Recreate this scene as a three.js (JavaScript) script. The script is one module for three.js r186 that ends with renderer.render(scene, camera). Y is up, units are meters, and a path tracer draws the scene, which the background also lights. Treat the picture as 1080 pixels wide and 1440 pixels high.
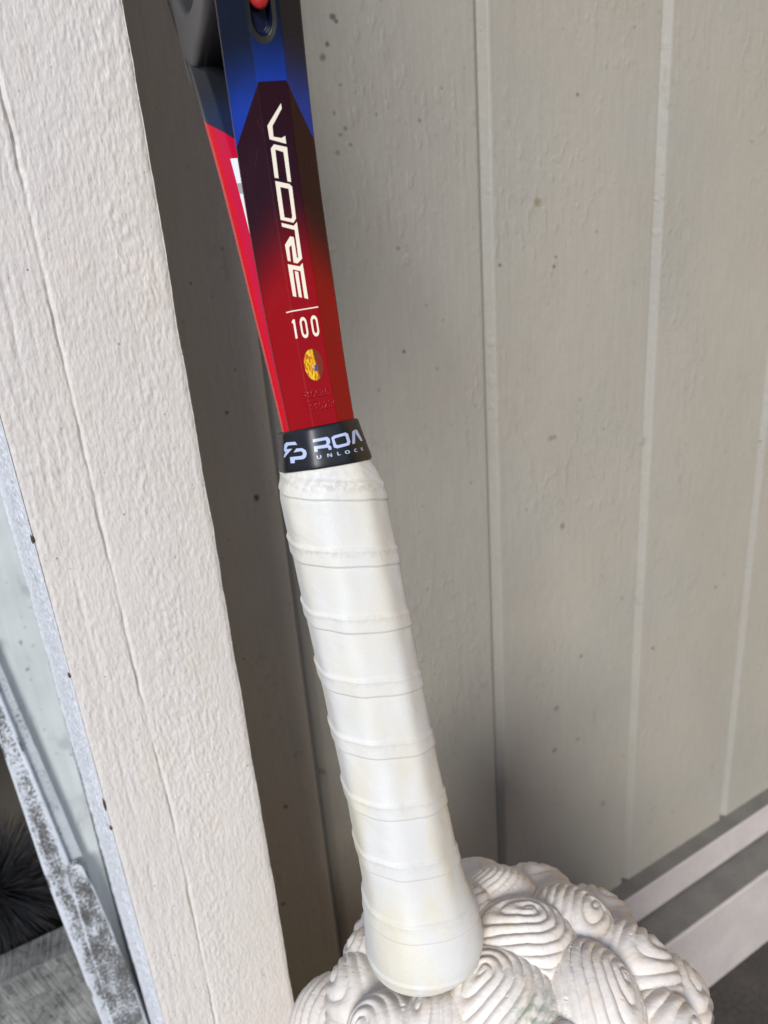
import * as THREE from 'three';
import { mergeGeometries, mergeVertices } from 'three/addons/utils/BufferGeometryUtils.js';
import { RoundedBoxGeometry } from 'three/addons/geometries/RoundedBoxGeometry.js';

// ------------------------------------------------------------------ camera, sky, sun, exposure
const scene = new THREE.Scene();
const renderer = new THREE.WebGLRenderer({ antialias: true });
renderer.setSize(768, 1024);
renderer.toneMapping = THREE.LinearToneMapping;
renderer.toneMappingExposure = 2.12;
renderer.shadowMap.enabled = true;
const V3 = (x, y, z) => new THREE.Vector3(x, y, z);
const camera = new THREE.PerspectiveCamera(67.38, 0.75, 0.01, 200);
camera.position.set(0, 1.053, 0.534);
camera.quaternion.setFromRotationMatrix(new THREE.Matrix4().makeBasis(
  V3(0.85446, -0.07408, 0.51422), V3(0.24314, 0.93171, -0.26980), V3(-0.45912, 0.35556, 0.81412)));
camera.focus = 0.262;
camera.userData.fStop = 16;

const SKY_W = 128, SKY_H = 64, skyData = new Float32Array(SKY_W * SKY_H * 4);
for (let j = 0; j < SKY_H; j++) for (let i = 0; i < SKY_W; i++) {
  const e = Math.max(0, ((j + 0.5) / SKY_H - 0.5) * 2), t = Math.pow(e, 0.6), k = (j * SKY_W + i) * 4;
  const c = (a, b) => a + (b - a) * t;
  skyData[k] = c(0.125, 0.08); skyData[k + 1] = c(0.175, 0.14); skyData[k + 2] = c(0.28, 0.31); skyData[k + 3] = 1;
}
const sky = new THREE.DataTexture(skyData, SKY_W, SKY_H, THREE.RGBAFormat, THREE.FloatType);
sky.mapping = THREE.EquirectangularReflectionMapping;
sky.magFilter = sky.minFilter = THREE.LinearFilter;
sky.needsUpdate = true;
scene.background = sky; scene.environment = sky;
scene.backgroundIntensity = 1.0; scene.environmentIntensity = 1.0;

const sun = new THREE.DirectionalLight(0xfffdfb, 1.7);
sun.position.set(0.1, 0.7, 0.3).add(V3(-0.555, 0.45, 0.70).multiplyScalar(6));
sun.target.position.set(0.1, 0.7, 0.3);
sun.castShadow = true; sun.shadow.radius = 40; sun.shadow.mapSize.set(2048, 2048);
Object.assign(sun.shadow.camera, { left: -6, right: 6, top: 6, bottom: -6, near: 0.1, far: 16 });
scene.add(sun, sun.target);

// ------------------------------------------------------------------ helpers
let seed = 12345;
const rnd = () => { seed = (seed * 1664525 + 1013904223) >>> 0; return seed / 4294967296; };
const clamp = (x, a = 0, b = 1) => x < a ? a : x > b ? b : x;
const sstep = (a, b, x) => { const t = clamp((x - a) / (b - a)); return t * t * (3 - 2 * t); };
const mix = (a, b, t) => a + (b - a) * t;
function hash(x, y, z) {
  let h = Math.imul(x, 374761393) ^ Math.imul(y, 668265263) ^ Math.imul(z, 2147483647 - 58);
  h = Math.imul(h ^ (h >>> 13), 1274126177); h ^= h >>> 16;
  return (h >>> 0) / 4294967296;
}
const G3 = []; for (let i = 0; i < 256; i++) { const a = i * 2.399963, c = 1 - 2 * (i + 0.5) / 256, q = Math.sqrt(1 - c * c); G3.push(Math.cos(a) * q, Math.sin(a) * q, c); }
const corner = (xi, yi, zi, x, y, z) => { const k = ((hash(xi, yi, zi) * 256) | 0) * 3; return G3[k] * x + G3[k + 1] * y + G3[k + 2] * z; };
function noise(x, y, z = 0) {               // gradient noise, spread over about 0..1
  const xi = Math.floor(x), yi = Math.floor(y), zi = Math.floor(z), fx = x - xi, fy = y - yi, fz = z - zi;
  const f = (t) => t * t * t * (t * (t * 6 - 15) + 10), u = f(fx), v = f(fy), w = f(fz);
  const L = (k, z0) => mix(mix(corner(xi, yi, k, fx, fy, z0), corner(xi + 1, yi, k, fx - 1, fy, z0), u), mix(corner(xi, yi + 1, k, fx, fy - 1, z0), corner(xi + 1, yi + 1, k, fx - 1, fy - 1, z0), u), v);
  const r = w === 0 ? L(zi, 0) : mix(L(zi, fz), L(zi + 1, fz - 1), w);
  return clamp(0.5 + 0.85 * r);
}
const fbm = (x, y, z = 0, o = 4) => { let a = 0, s = 0.5, n = 0; for (let i = 0; i < o; i++) { a += s * noise(x, y, z + i * 17); n += s; s *= 0.5; const t = x; x = 1.75 * x - 1.02 * y + 5.1; y = 1.02 * t + 1.75 * y + 1.7; z *= 2.03; } return clamp(0.5 + 1.25 * (a / n - 0.5)); };
const gfbm = (x, y, z = 0, o = 3) => { let a = 0, s = 0.5, n = 0; for (let i = 0; i < o; i++) { a += s * noise(x, y, z + i * 17); n += s; s *= 0.5; x = x * 2.03 + 5.1; y = y * 2.03 + 1.7; } return clamp(0.5 + 1.25 * (a / n - 0.5)); };
const lerpTable = (T, x) => {
  if (x <= T[0][0]) return T[0][1];
  for (let i = 1; i < T.length; i++) if (x <= T[i][0]) {              // smooth (Hermite) between knots
    const [x0, y0] = T[i - 1], [x1, y1] = T[i], h = x1 - x0, t = (x - x0) / h;
    const m0 = i > 1 ? (y1 - T[i - 2][1]) / (x1 - T[i - 2][0]) : (y1 - y0) / h;
    const m1 = i < T.length - 1 ? (T[i + 1][1] - y0) / (T[i + 1][0] - x0) : (y1 - y0) / h;
    const t2 = t * t, t3 = t2 * t;
    return y0 * (2 * t3 - 3 * t2 + 1) + m0 * h * (t3 - 2 * t2 + t) + y1 * (-2 * t3 + 3 * t2) + m1 * h * (t3 - t2);
  }
  return T[T.length - 1][1];
};
function dataTex(w, h, fn, srgb, ch = 3) {  // fn(u, v, out) in 0..1, v up; out in 0..1 (sRGB-encoded for colour)
  const d = new Uint8Array(w * h * 4), o = [0, 0, 0];
  for (let j = 0; j < h; j++) for (let i = 0; i < w; i++) {
    fn((i + 0.5) / w, (j + 0.5) / h, o);
    const k = (j * w + i) * 4;
    d[k] = clamp(o[0]) * 255; d[k + 1] = clamp(ch === 1 ? o[0] : o[1]) * 255; d[k + 2] = clamp(ch === 1 ? o[0] : o[2]) * 255; d[k + 3] = 255;
  }
  const t = new THREE.DataTexture(d, w, h, THREE.RGBAFormat);
  if (srgb) t.colorSpace = THREE.SRGBColorSpace;
  t.magFilter = THREE.LinearFilter; t.minFilter = THREE.LinearMipmapLinearFilter; t.generateMipmaps = true; t.needsUpdate = true;
  t.wrapS = t.wrapT = THREE.RepeatWrapping;
  return t;
}
const lin = (r, g, b) => new THREE.Color().setRGB(r, g, b);
const std = (o) => new THREE.MeshStandardMaterial({ roughness: 0.7, ...o });
// a grid surface: f(i, j, out) fills position; uvf gives uv; closed in i when wrap is set
function grid(ni, nj, f, uvf, wrap = false, flip = false) {
  const pos = new Float32Array((ni + 1) * (nj + 1) * 3), uv = new Float32Array((ni + 1) * (nj + 1) * 2), idx = new Uint32Array(ni * nj * 6), p = V3();
  for (let j = 0; j <= nj; j++) for (let i = 0; i <= ni; i++) {
    const k = j * (ni + 1) + i; f(i, j, p); pos.set([p.x, p.y, p.z], k * 3); uv.set(uvf(i, j), k * 2);
  }
  let q = 0;
  for (let j = 0; j < nj; j++) for (let i = 0; i < ni; i++) {
    const a = j * (ni + 1) + i, b = a + 1, c = a + ni + 1, d = c + 1;
    if (flip) { idx.set([a, c, b, b, c, d], q); } else { idx.set([a, b, c, b, d, c], q); }
    q += 6;
  }
  const g = new THREE.BufferGeometry();
  g.setAttribute('position', new THREE.BufferAttribute(pos, 3)); g.setAttribute('uv', new THREE.BufferAttribute(uv, 2)); g.setIndex(new THREE.BufferAttribute(idx, 1));
  g.computeVertexNormals();
  if (wrap) {
    const n = g.attributes.normal;
    for (let j = 0; j <= nj; j++) {
      const a = j * (ni + 1), b = a + ni, v = V3(n.getX(a) + n.getX(b), n.getY(a) + n.getY(b), n.getZ(a) + n.getZ(b)).normalize();
      n.setXYZ(a, v.x, v.y, v.z); n.setXYZ(b, v.x, v.y, v.z);
    }
  }
  return g;
}
function mesh(name, geo, mat, parent, label) {
  const m = new THREE.Mesh(geo, mat); m.name = name; m.castShadow = m.receiveShadow = true;
  if (label) m.userData.label = label;
  if (parent) parent.add(m);
  return m;
}
function thing(name, label, category, pos = [0, 0, 0], group) {
  const o = new THREE.Group(); o.name = name; o.position.set(...pos); o.userData = { label, category };
  if (group) o.userData.group = group;
  scene.add(o); return o;
}
const boxGeo = (x0, x1, y0, y1, z0, z1, r = 0.0015) => {
  const g = new RoundedBoxGeometry(x1 - x0, y1 - y0, z1 - z0, 2, Math.min(r, (x1 - x0) / 2.1, (y1 - y0) / 2.1, (z1 - z0) / 2.1));
  g.translate((x0 + x1) / 2, (y0 + y1) / 2, (z0 + z1) / 2);
  const p = g.attributes.position, n = g.attributes.normal, uv = g.attributes.uv;       // uv in metres, box-projected
  for (let i = 0; i < p.count; i++) {
    const ax = Math.abs(n.getX(i)), ay = Math.abs(n.getY(i)), az = Math.abs(n.getZ(i));
    if (ay > ax && ay > az) uv.setXY(i, p.getX(i), p.getZ(i)); else if (ax > az) uv.setXY(i, p.getZ(i), p.getY(i)); else uv.setXY(i, p.getX(i), p.getY(i));
  }
  return g;
};
const prismGeo = (poly, z0, z1, bevel = 0.0012) => {          // poly in xy, extruded in z
  const s = new THREE.Shape(poly.map(([x, y]) => new THREE.Vector2(x, y)));
  const g = new THREE.ExtrudeGeometry(s, { depth: z1 - z0 - 2 * bevel, bevelEnabled: true, bevelSize: bevel, bevelThickness: bevel, bevelOffset: -bevel, bevelSegments: 2 });
  g.translate(0, 0, z0 + bevel); return g;
};

// ------------------------------------------------------------------ ground
const ground = mesh('ground', new THREE.PlaneGeometry(120, 120).rotateX(-Math.PI / 2), std({ color: lin(0.115, 0.10, 0.08), roughness: 0.95 }), scene);
ground.position.y = -0.006; ground.userData.kind = 'structure';
const floorTex = dataTex(512, 512, (u, v, o) => {
  const n = fbm(u * 12, v * 12, 3), g = noise(u * 150, v * 150, 9), k = 0.2 + 0.10 * n + 0.07 * (g - 0.5);
  o[0] = k * 1.02; o[1] = k * 0.97; o[2] = k * 0.92;
}, true);
floorTex.repeat.set(6, 4);
const floor = mesh('patio_floor', new THREE.PlaneGeometry(6, 3.2).rotateX(-Math.PI / 2), std({ map: floorTex, bumpMap: floorTex, bumpScale: 0.002, roughness: 0.85 }), scene);
floor.position.set(0.6, 0, 1.4); floor.userData.kind = 'structure';

// ------------------------------------------------------------------ siding wall
const GX = [-1.2, -0.997, -0.794, -0.59, -0.39, -0.19, 0.0135, 0.2168, 0.4212, 0.6255, 0.8245, 1.028, 1.232, 1.436, 1.64, 1.844];   // grooves
const WALL_TOP = 2.4, LEDGE_Y = 0.208;
const TX0 = -0.1, TY0 = 0.1, TS = 1.4;
const stains = [   // x, y, rx, ry (m), darkness, tint : spots seen on the boards
  [0.19, 0.86, 0.0022, 0.0028, 0.8, 0], [0.215, 0.585, 0.005, 0.004, 0.25, 0]];
const spotAt = (px, py) => {                                   // where a spot seen in the photograph lies on the boards
  const v = V3((px - 540) / 1080, -(py - 720) / 1080, -1).applyQuaternion(camera.quaternion), t = -camera.position.z / v.z;
  return [v.x * t, camera.position.y + v.y * t];
};
for (const [px, py, r, k, tint] of [[318, 580, 2.2, 0.9, 0], [817, 923, 3, 0.75, 0], [812, 1040, 4, 0.5, 1], [780, 1055, 5, 0.55, 1], [782, 997, 6, 0.3, 0], [848, 1130, 7, 0.3, 2], [790, 741, 6, 0.35, 1],
  [755, 285, 7, 0.35, 1], [812, 133, 3, 0.6, 1], [779, 375, 3, 0.6, 0], [781, 363, 2.4, 0.5, 0], [703, 373, 3, 0.6, 0], [918, 912, 4, 0.5, 0], [1006, 826, 4, 0.5, 0], [1018, 808, 2, 0.6, 0], [874, 842, 3, 0.35, 0],
  [945, 1143, 3, 0.5, 0], [780, 615, 4, 0.35, 0], [815, 563, 2, 0.4, 0], [774, 617, 5, 0.25, 0], [849, 604, 2, 0.5, 0], [957, 641, 2, 0.5, 0], [1020, 636, 2, 0.5, 0], [904, 617, 2.5, 0.8, 0], [676, 94, 2.5, 0.7, 0],
  [402, 1135, 4, 0.6, 0], [398, 1272, 4, 0.5, 0], [330, 520, 2, 0.4, 0], [312, 350, 2, 0.4, 0], [268, 400, 1.6, 0.5, 0], [1057, 200, 2, 0.5, 0], [590, 170, 2.5, 0.4, 0], [620, 125, 2, 0.4, 0], [474, 215, 3, 0.3, 0], [486, 180, 3, 0.35, 0], [478, 120, 2, 0.4, 0], [468, 24, 4, 0.55, 0], [472, 30, 3, 0.55, 0], [460, 62, 3, 0.5, 0], [454, 82, 4, 0.4, 0], [478, 190, 2.5, 0.4, 0], [492, 205, 2, 0.4, 0], [470, 160, 2.5, 0.35, 0], [560, 350, 3, 0.35, 0], [568, 495, 2.4, 0.6, 0], [571, 346, 1.6, 0.6, 0]]) {
  const [x, y] = spotAt(px, py); stains.push([x, y, r * 0.00058, r * 0.00052, k, tint]);
}
const wallTex = dataTex(2048, 2048, (u, v, o) => {
  const x = TX0 + u * TS, y = TY0 + v * TS;
  const big = fbm(x * 7, y * 5, 1, 4), fine = gfbm(x * 130, y * 24, 5, 3), pt = noise(x * 420, y * 260, 8);
  const bt = hash(Math.floor((x + 0.19) / 0.2036), 3, 7);
  let k = 1 + (big - 0.5) * 0.07 + (fine - 0.5) * 0.03 + (pt - 0.5) * 0.035 + (bt - 0.5) * 0.02;
  k -= sstep(0.62, 0.86, fbm(x * 26, y * 11, 21, 5)) * sstep(0.5, 0.7, fbm(x * 180, y * 110, 31, 3)) * 0.07;
  const sp = noise(x * 260, y * 230, 44); if (sp > 0.89) k -= (sp - 0.89) * 2.6;
  let r = 0.642 * k, g = 0.629 * k, b = 0.588 * k;
  const warm = (fbm(x * 5 + 3, y * 6, 61, 3) - 0.5) * 0.02; r += warm; b -= warm * 0.7;
  o[0] = r; o[1] = g; o[2] = b;
}, true);
{ // stamp the spots
  const d = wallTex.image.data, W = 2048;
  for (const [x, y, rx, ry, k, tint] of stains) {
    const ci = (x - TX0) / TS * W, cj = (y - TY0) / TS * W, R = Math.ceil(3 * Math.max(rx, ry) / TS * W);
    for (let j = -R; j <= R; j++) for (let i = -R; i <= R; i++) {
      const a = Math.round(ci + i), b = Math.round(cj + j); if (a < 0 || b < 0 || a >= W || b >= W) continue;
      const q = Math.hypot(i / W * TS / rx, j / W * TS / ry), m = k * (1 - sstep(0.5, 1.3, q + 1.1 * (fbm(a * 0.21, b * 0.21, 77, 3) - 0.5)));
      const n = (b * W + a) * 4, T = [[50, 46, 40], [92, 72, 34], [96, 100, 70]][tint];
      for (let c = 0; c < 3; c++) d[n + c] = mix(d[n + c], T[c], m);
    }
  }
}
const wallBump = dataTex(2048, 2048, (u, v, o) => {
  const x = TX0 + u * TS, y = TY0 + v * TS;
  const grain = gfbm(x * 240, y * 13, 2, 3), lumps = fbm(x * 95, y * 60, 4, 4), broad = fbm(x * 24, y * 14, 7, 2), saw = noise(x * 18 + 2 * noise(x * 9, y * 7), y * 300, 6);
  const flake = sstep(0.58, 0.72, fbm(x * 150, y * 70, 14, 3)) * sstep(0.45, 0.65, fbm(x * 10, y * 7, 19, 2));
  const sp = noise(x * 260, y * 230, 44), dr = noise(x * 300, y * 210, 55);
  o[0] = 0.40 + 0.20 * (grain - 0.5) + 0.30 * (lumps - 0.5) + 0.25 * (broad - 0.5) + 0.05 * (saw - 0.5) + 0.24 * flake - 2.2 * Math.max(0, sp - 0.86) + 1.8 * Math.max(0, dr - 0.86);
}, false, 1);
const sidingMat = std({ map: wallTex, bumpMap: wallBump, bumpScale: 0.0015, roughness: 0.58 });
const wall = thing('house_wall', 'greige painted grooved siding wall of vertical boards behind the tennis racket', 'wall');
const boardProfile = (x0, x1) => {              // plan of one board, left chamfer side first: (x, z)
  const P = [[x0 - 0.0018, -0.0125], [x0 - 0.0016, -0.0072], [x0 - 0.0006, -0.0062], [x0 + 0.0034, -0.0012], [x0 + 0.0047, -0.0003], [x0 + 0.0060, 0]];
  for (let i = 1; i < 8; i++) P.push([mix(x0 + 0.0060, x1 - 0.0105, i / 8), 0]);
  P.push([x1 - 0.0105, 0], [x1 - 0.0092, -0.0003], [x1 - 0.0080, -0.0010], [x1 - 0.0072, -0.0021], [x1 - 0.0067, -0.0040], [x1 - 0.0066, -0.0125]);
  return P;
};
const OPEN_R = 0.018, OPEN_TOP = 1.15;          // the dark opening left of the post
function board(x0, x1, y0, y1) {
  const P = boardProfile(x0, x1);
  const g = grid(P.length - 1, 12, (i, j, p) => p.set(P[i][0], mix(y0, y1, j / 12), P[i][1]), (i, j) => [(P[i][0] - TX0) / TS, (mix(y0, y1, j / 12) - TY0) / TS]).toNonIndexed();
  g.computeVertexNormals();
  mesh('siding_board', g, sidingMat, wall);
}
for (let i = 0; i < GX.length - 1; i++) board(GX[i], GX[i + 1], i === 4 || i === 5 ? OPEN_TOP : LEDGE_Y, WALL_TOP);
mesh('sheathing', mergeGeometries([boxGeo(OPEN_R, 1.9, 0, WALL_TOP, -0.06, -0.0078), boxGeo(-0.45, OPEN_R, OPEN_TOP, WALL_TOP, -0.06, -0.0078), boxGeo(-1.2, -0.4505, 0, WALL_TOP, -0.06, -0.0078)]), std({ color: lin(0.25, 0.24, 0.21), roughness: 0.9 }), wall);
for (const [px, py] of [[421, 1060], [903, 620], [1068, 940]]) {
  const [x, y] = spotAt(px, py), c = new THREE.LatheGeometry([[0.0001, 0.0004], [0.0026, 0.0005], [0.0032, 0.0010], [0.0038, 0.0008], [0.0041, -0.0004]].map(([a, b]) => new THREE.Vector2(a, b)), 24);
  c.rotateX(Math.PI / 2); c.translate(x, y, 0); mesh('nail_head', c, std({ color: lin(0.34, 0.325, 0.275), roughness: 0.6 }), wall);
}
// base trim: the upper cap and the lower board
const trimTex = dataTex(1024, 1024, (u, v, o) => {
  const n = fbm(u * 9, v * 9, 71, 5), f = fbm(u * 70, v * 90, 73, 3), sp = noise(u * 140, v * 140, 75);
  let k = 0.745 + (n - 0.5) * 0.09 + (f - 0.5) * 0.06 - Math.max(0, sp - 0.84) * 1.5;
  o[0] = k * 1.0; o[1] = k * 0.965; o[2] = k * 0.945;
}, true);
trimTex.repeat.set(2.2, 2.2);
const ledgeTex = dataTex(1024, 1024, (u, v, o) => {
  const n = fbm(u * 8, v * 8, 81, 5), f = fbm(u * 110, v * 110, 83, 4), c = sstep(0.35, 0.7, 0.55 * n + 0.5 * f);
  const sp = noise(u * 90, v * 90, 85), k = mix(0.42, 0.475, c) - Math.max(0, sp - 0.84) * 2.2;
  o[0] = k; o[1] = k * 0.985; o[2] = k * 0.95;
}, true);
ledgeTex.repeat.set(3, 3);
const trimMat = std({ map: trimTex, bumpMap: trimTex, bumpScale: 0.001, roughness: 0.6 });
const ledgeMat = std({ map: ledgeTex, bumpMap: ledgeTex, bumpScale: 0.0008, roughness: 0.95 });  // grey for the ledge tops, darker than the trim fronts
const trim = thing('base_trim', 'off-white painted base trim boards stepping out at the foot of the siding wall', 'trim');
mesh('upper_board', boxGeo(0.1, 1.9, 0.1545, LEDGE_Y - 0.0005, -0.005, 0.022), trimMat, trim);
mesh('upper_ledge_top', boxGeo(0.1, 1.9, LEDGE_Y - 0.001, LEDGE_Y + 0.0006, -0.004, 0.0205, 0.0004), ledgeMat, trim, 'grey layer on top of the upper ledge');
mesh('lower_board', boxGeo(0.1, 1.9, 0, 0.1495, -0.02, 0.066, 0.003), trimMat, trim);
mesh('lower_ledge_top', boxGeo(0.1, 1.9, 0.149, 0.1504, -0.015, 0.0625, 0.0004), ledgeMat, trim, 'grey layer on top of the lower ledge');

// ------------------------------------------------------------------ porch roof above the frame (it shades the tops of things)
const roof = thing('porch_roof', 'flat porch ceiling over the wall and post, above the picture', 'roof');
mesh('ceiling', boxGeo(-0.30, 3.6, 2.4, 2.5, -0.1, 0.8, 0.01), std({ color: lin(0.5, 0.47, 0.42) }), roof);

// unseen tan wall added on the right to bounce warm light onto the boards
const side = thing('added_bounce_wall', 'added tan wall on the right, out of view, that bounces warm light', 'wall');
mesh('bounce_panel', boxGeo(1.36, 1.5, 0, 2.4, -0.03, 1.6, 0.01), std({ color: lin(0.62, 0.43, 0.21), roughness: 0.9 }), side);

// unseen fence added behind the camera to block sky light from the boards
const fence = thing('added_fence', 'added brown fence behind the viewer, out of view, that blocks sky light', 'fence');
for (let i = 0; i < 20; i++) mesh('added_fence_board', boxGeo(0.75 + i * 0.15, 0.894 + i * 0.15, 0, 2.7, 2.9, 2.92, 0.004), std({ color: lin(0.17 + 0.03 * hash(i, 1, 2), 0.125 + 0.02 * hash(i, 1, 2), 0.08), roughness: 0.9 }), fence);

// ------------------------------------------------------------------ sawn timber post
{
  const post = thing('timber_post', 'thick rough-sawn cream painted timber post left of the tennis racket', 'post');
  const xl = (y) => 0.0205 - 0.0114 * (y - 0.83), xr = (y) => 0.0991 - 0.0046 * (y - 0.94);
  const zf = 0.189, crackX = (y) => 0.0483 + lerpTable([[0.55, 0.0024], [0.65, 0.0031], [0.774, 0.0036], [0.82, 0.0018], [0.878, 0.0010], [0.98, 0], [1.2, -0.0012]], y);
  const cols = [];                                            // u along left side, front, right side
  const N1 = 130, N2 = 150, N3 = 24;
  for (let i = 0; i < N1; i++) cols.push([0, 1 - Math.pow(1 - i / N1, 1.4)]);
  for (let i = 0; i < N2; i++) cols.push([1, i / N2]);
  for (let i = 0; i <= N3; i++) cols.push([2, Math.pow(i / N3, 1.5)]);
  const rows = [0]; for (let y = 0.5; y < 1.24; y += 0.00085) rows.push(y); rows.push(1.3, 1.5, 1.8, 2.1, 2.4);
  const rough = (u, y, side) => {                            // millimetres
    const patch = sstep(0.46, 0.68, fbm(u * 24 + side, y * 8, 90 + side, 3)), band = Math.exp(-(((u - 0.079 + 0.05 * (1 - y)) / 0.014) ** 2)) * (side ? 0 : 1), k = clamp(0.06 + 0.5 * patch * patch + 0.75 * band * (0.4 + 0.9 * noise(u * 40, y * 16, 87)) + (side ? 0.75 : 0));
    const wx = 0.0016 * (fbm(u * 130, y * 60, 91, 2) - 0.5), wy = 0.004 * (fbm(u * 120, y * 70, 98, 2) - 0.5);
    const x = u + wx, z = y + wy;
    const flakes = sstep(0.36, 0.66, fbm(x * 470, z * 190, 92 + side, 2)), crumbs = fbm(x * 760, z * 420, 93 + side, 2), streak = gfbm(x * 420, z * 40, 94 + side, 2);
    const dots = sstep(0.74, 0.88, noise(x * 520, z * 300, 99 + side)) * (0.3 + 0.7 * patch);
    return k * (0.34 * (flakes - 0.5) + 0.46 * (crumbs - 0.5)) + (0.12 + 0.25 * k + (side ? 0 : 0.42 * sstep(0.062, 0.04, u))) * (streak - 0.5) + 0.22 * dots + 0.16 * (fbm(x * 210, z * 90, 95, 2) - 0.5) + 0.55 * (fbm(u * 30, y * 8, 96, 2) - 0.5);
  };
  const R = 0.0022;
  const g = grid(cols.length - 1, rows.length - 1, (i, j, p) => {
    const [side, t] = cols[i], y = rows[j], L = xl(y), Rr = xr(y) + 0.0016 * (fbm(y * 30, 4, 3, 4) - 0.5);
    let x, z, nx = 0, nz = 0, u;
    if (side === 0) { x = L; z = t * zf; nx = -1; u = z - zf + L; } else if (side === 1) { x = mix(L, Rr, t); z = zf; nz = 1; u = x; } else { x = Rr; z = zf * (1 - t); nx = 1; u = Rr + t * zf; }
    let h = rough(u, y, side === 0 ? 5 : 0) * (side === 0 ? 0.0022 * sstep(0.0, 0.007, zf - z) : 0.00082);
    if (side === 1) {
      const dc = Math.abs(x - crackX(y) - 0.0012 * (noise(y * 70, 2) - 0.5)), w = 0.00022 + 0.0006 * noise(y * 40, 6);
      h -= (0.0003 + 0.0011 * sstep(0.3, 0.75, noise(y * 25, 3))) * (1 - sstep(w * 0.5, w * 2.0, dc));
      const d2 = Math.abs(x - (L + 0.013 + 0.004 * (fbm(y * 9, 8, 2, 2) - 0.5)));
      h -= 0.0003 * (1 - sstep(0.0003, 0.0014, d2)) * sstep(0.4, 0.6, noise(y * 22, 9));
      const e = Math.min(x - L, Rr - x); if (e < R * 1.6) h -= R * 0.5 * Math.pow(1 - e / (R * 1.6), 2);
      z += h;
      const pull = R * 0.35; if (x - L < pull) x += 0.3 * (pull - (x - L)); if (Rr - x < pull) x -= 0.3 * (pull - (Rr - x));
    } else {
      const e = zf - z; if (e < R * 1.6) h -= R * 0.35 * Math.pow(1 - e / (R * 1.6), 2);
      x += nx * h;
    }
    p.set(x, y, z);
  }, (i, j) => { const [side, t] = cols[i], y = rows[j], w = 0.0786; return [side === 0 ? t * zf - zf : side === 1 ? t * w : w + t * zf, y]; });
  const postTex = dataTex(1536, 2048, (u, v, o) => {
    const x = u * 0.5, y = v * 0.6, white = x > 0.2995 ? 1 : 0;               // left side whiter and bluer: skylight put into the paint colour
    const big = fbm(x * 14, y * 6, 101, 4), f = fbm(x * 160, y * 60, 103, 3), sp = noise(x * 700, y * 480, 105);
    const st = sstep(0.58, 0.8, fbm(x * 60 + 7, y * 22, 107, 4));
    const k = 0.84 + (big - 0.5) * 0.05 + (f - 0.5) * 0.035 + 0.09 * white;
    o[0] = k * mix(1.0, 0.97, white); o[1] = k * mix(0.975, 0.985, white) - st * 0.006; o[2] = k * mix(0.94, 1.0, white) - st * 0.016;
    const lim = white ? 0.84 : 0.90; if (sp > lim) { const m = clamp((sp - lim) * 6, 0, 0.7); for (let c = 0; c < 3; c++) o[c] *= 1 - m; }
  }, true);
  postTex.repeat.set(1 / 0.5, 1 / 0.6);
  const postBump = dataTex(1024, 2048, (u, v, o) => {
    const x = u * 0.3, y = v * 0.6; o[0] = 0.5 + 0.6 * (fbm(x * 700, y * 240, 111, 3) - 0.5) + 0.4 * (fbm(x * 260, y * 120, 113, 3) - 0.5);
  }, false, 1);
  postBump.repeat.set(1 / 0.3, 1 / 0.6);
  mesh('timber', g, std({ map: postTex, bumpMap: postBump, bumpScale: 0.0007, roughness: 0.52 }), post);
  // knots of bare dark wood chipped along the left arris
  for (const [y, l] of [[0.79, 0.010], [0.775, 0.004], [0.935, 0.005], [0.866, 0.004]]) {
    const c = new THREE.IcosahedronGeometry(1, 2), p = c.attributes.position; c.scale(0.0008, l / 2, 0.0011);
    for (let i = 0; i < p.count; i++) p.setX(i, p.getX(i) * (0.7 + 0.6 * noise(p.getY(i) * 900, 3)));
    c.translate(xl(y) + 0.0006, y, zf - 0.0012); c.computeVertexNormals();
    mesh('paint_chip', c, std({ color: lin(0.06, 0.045, 0.03), roughness: 0.95 }), post, 'small chip showing dark bare wood');
  }
}

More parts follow.
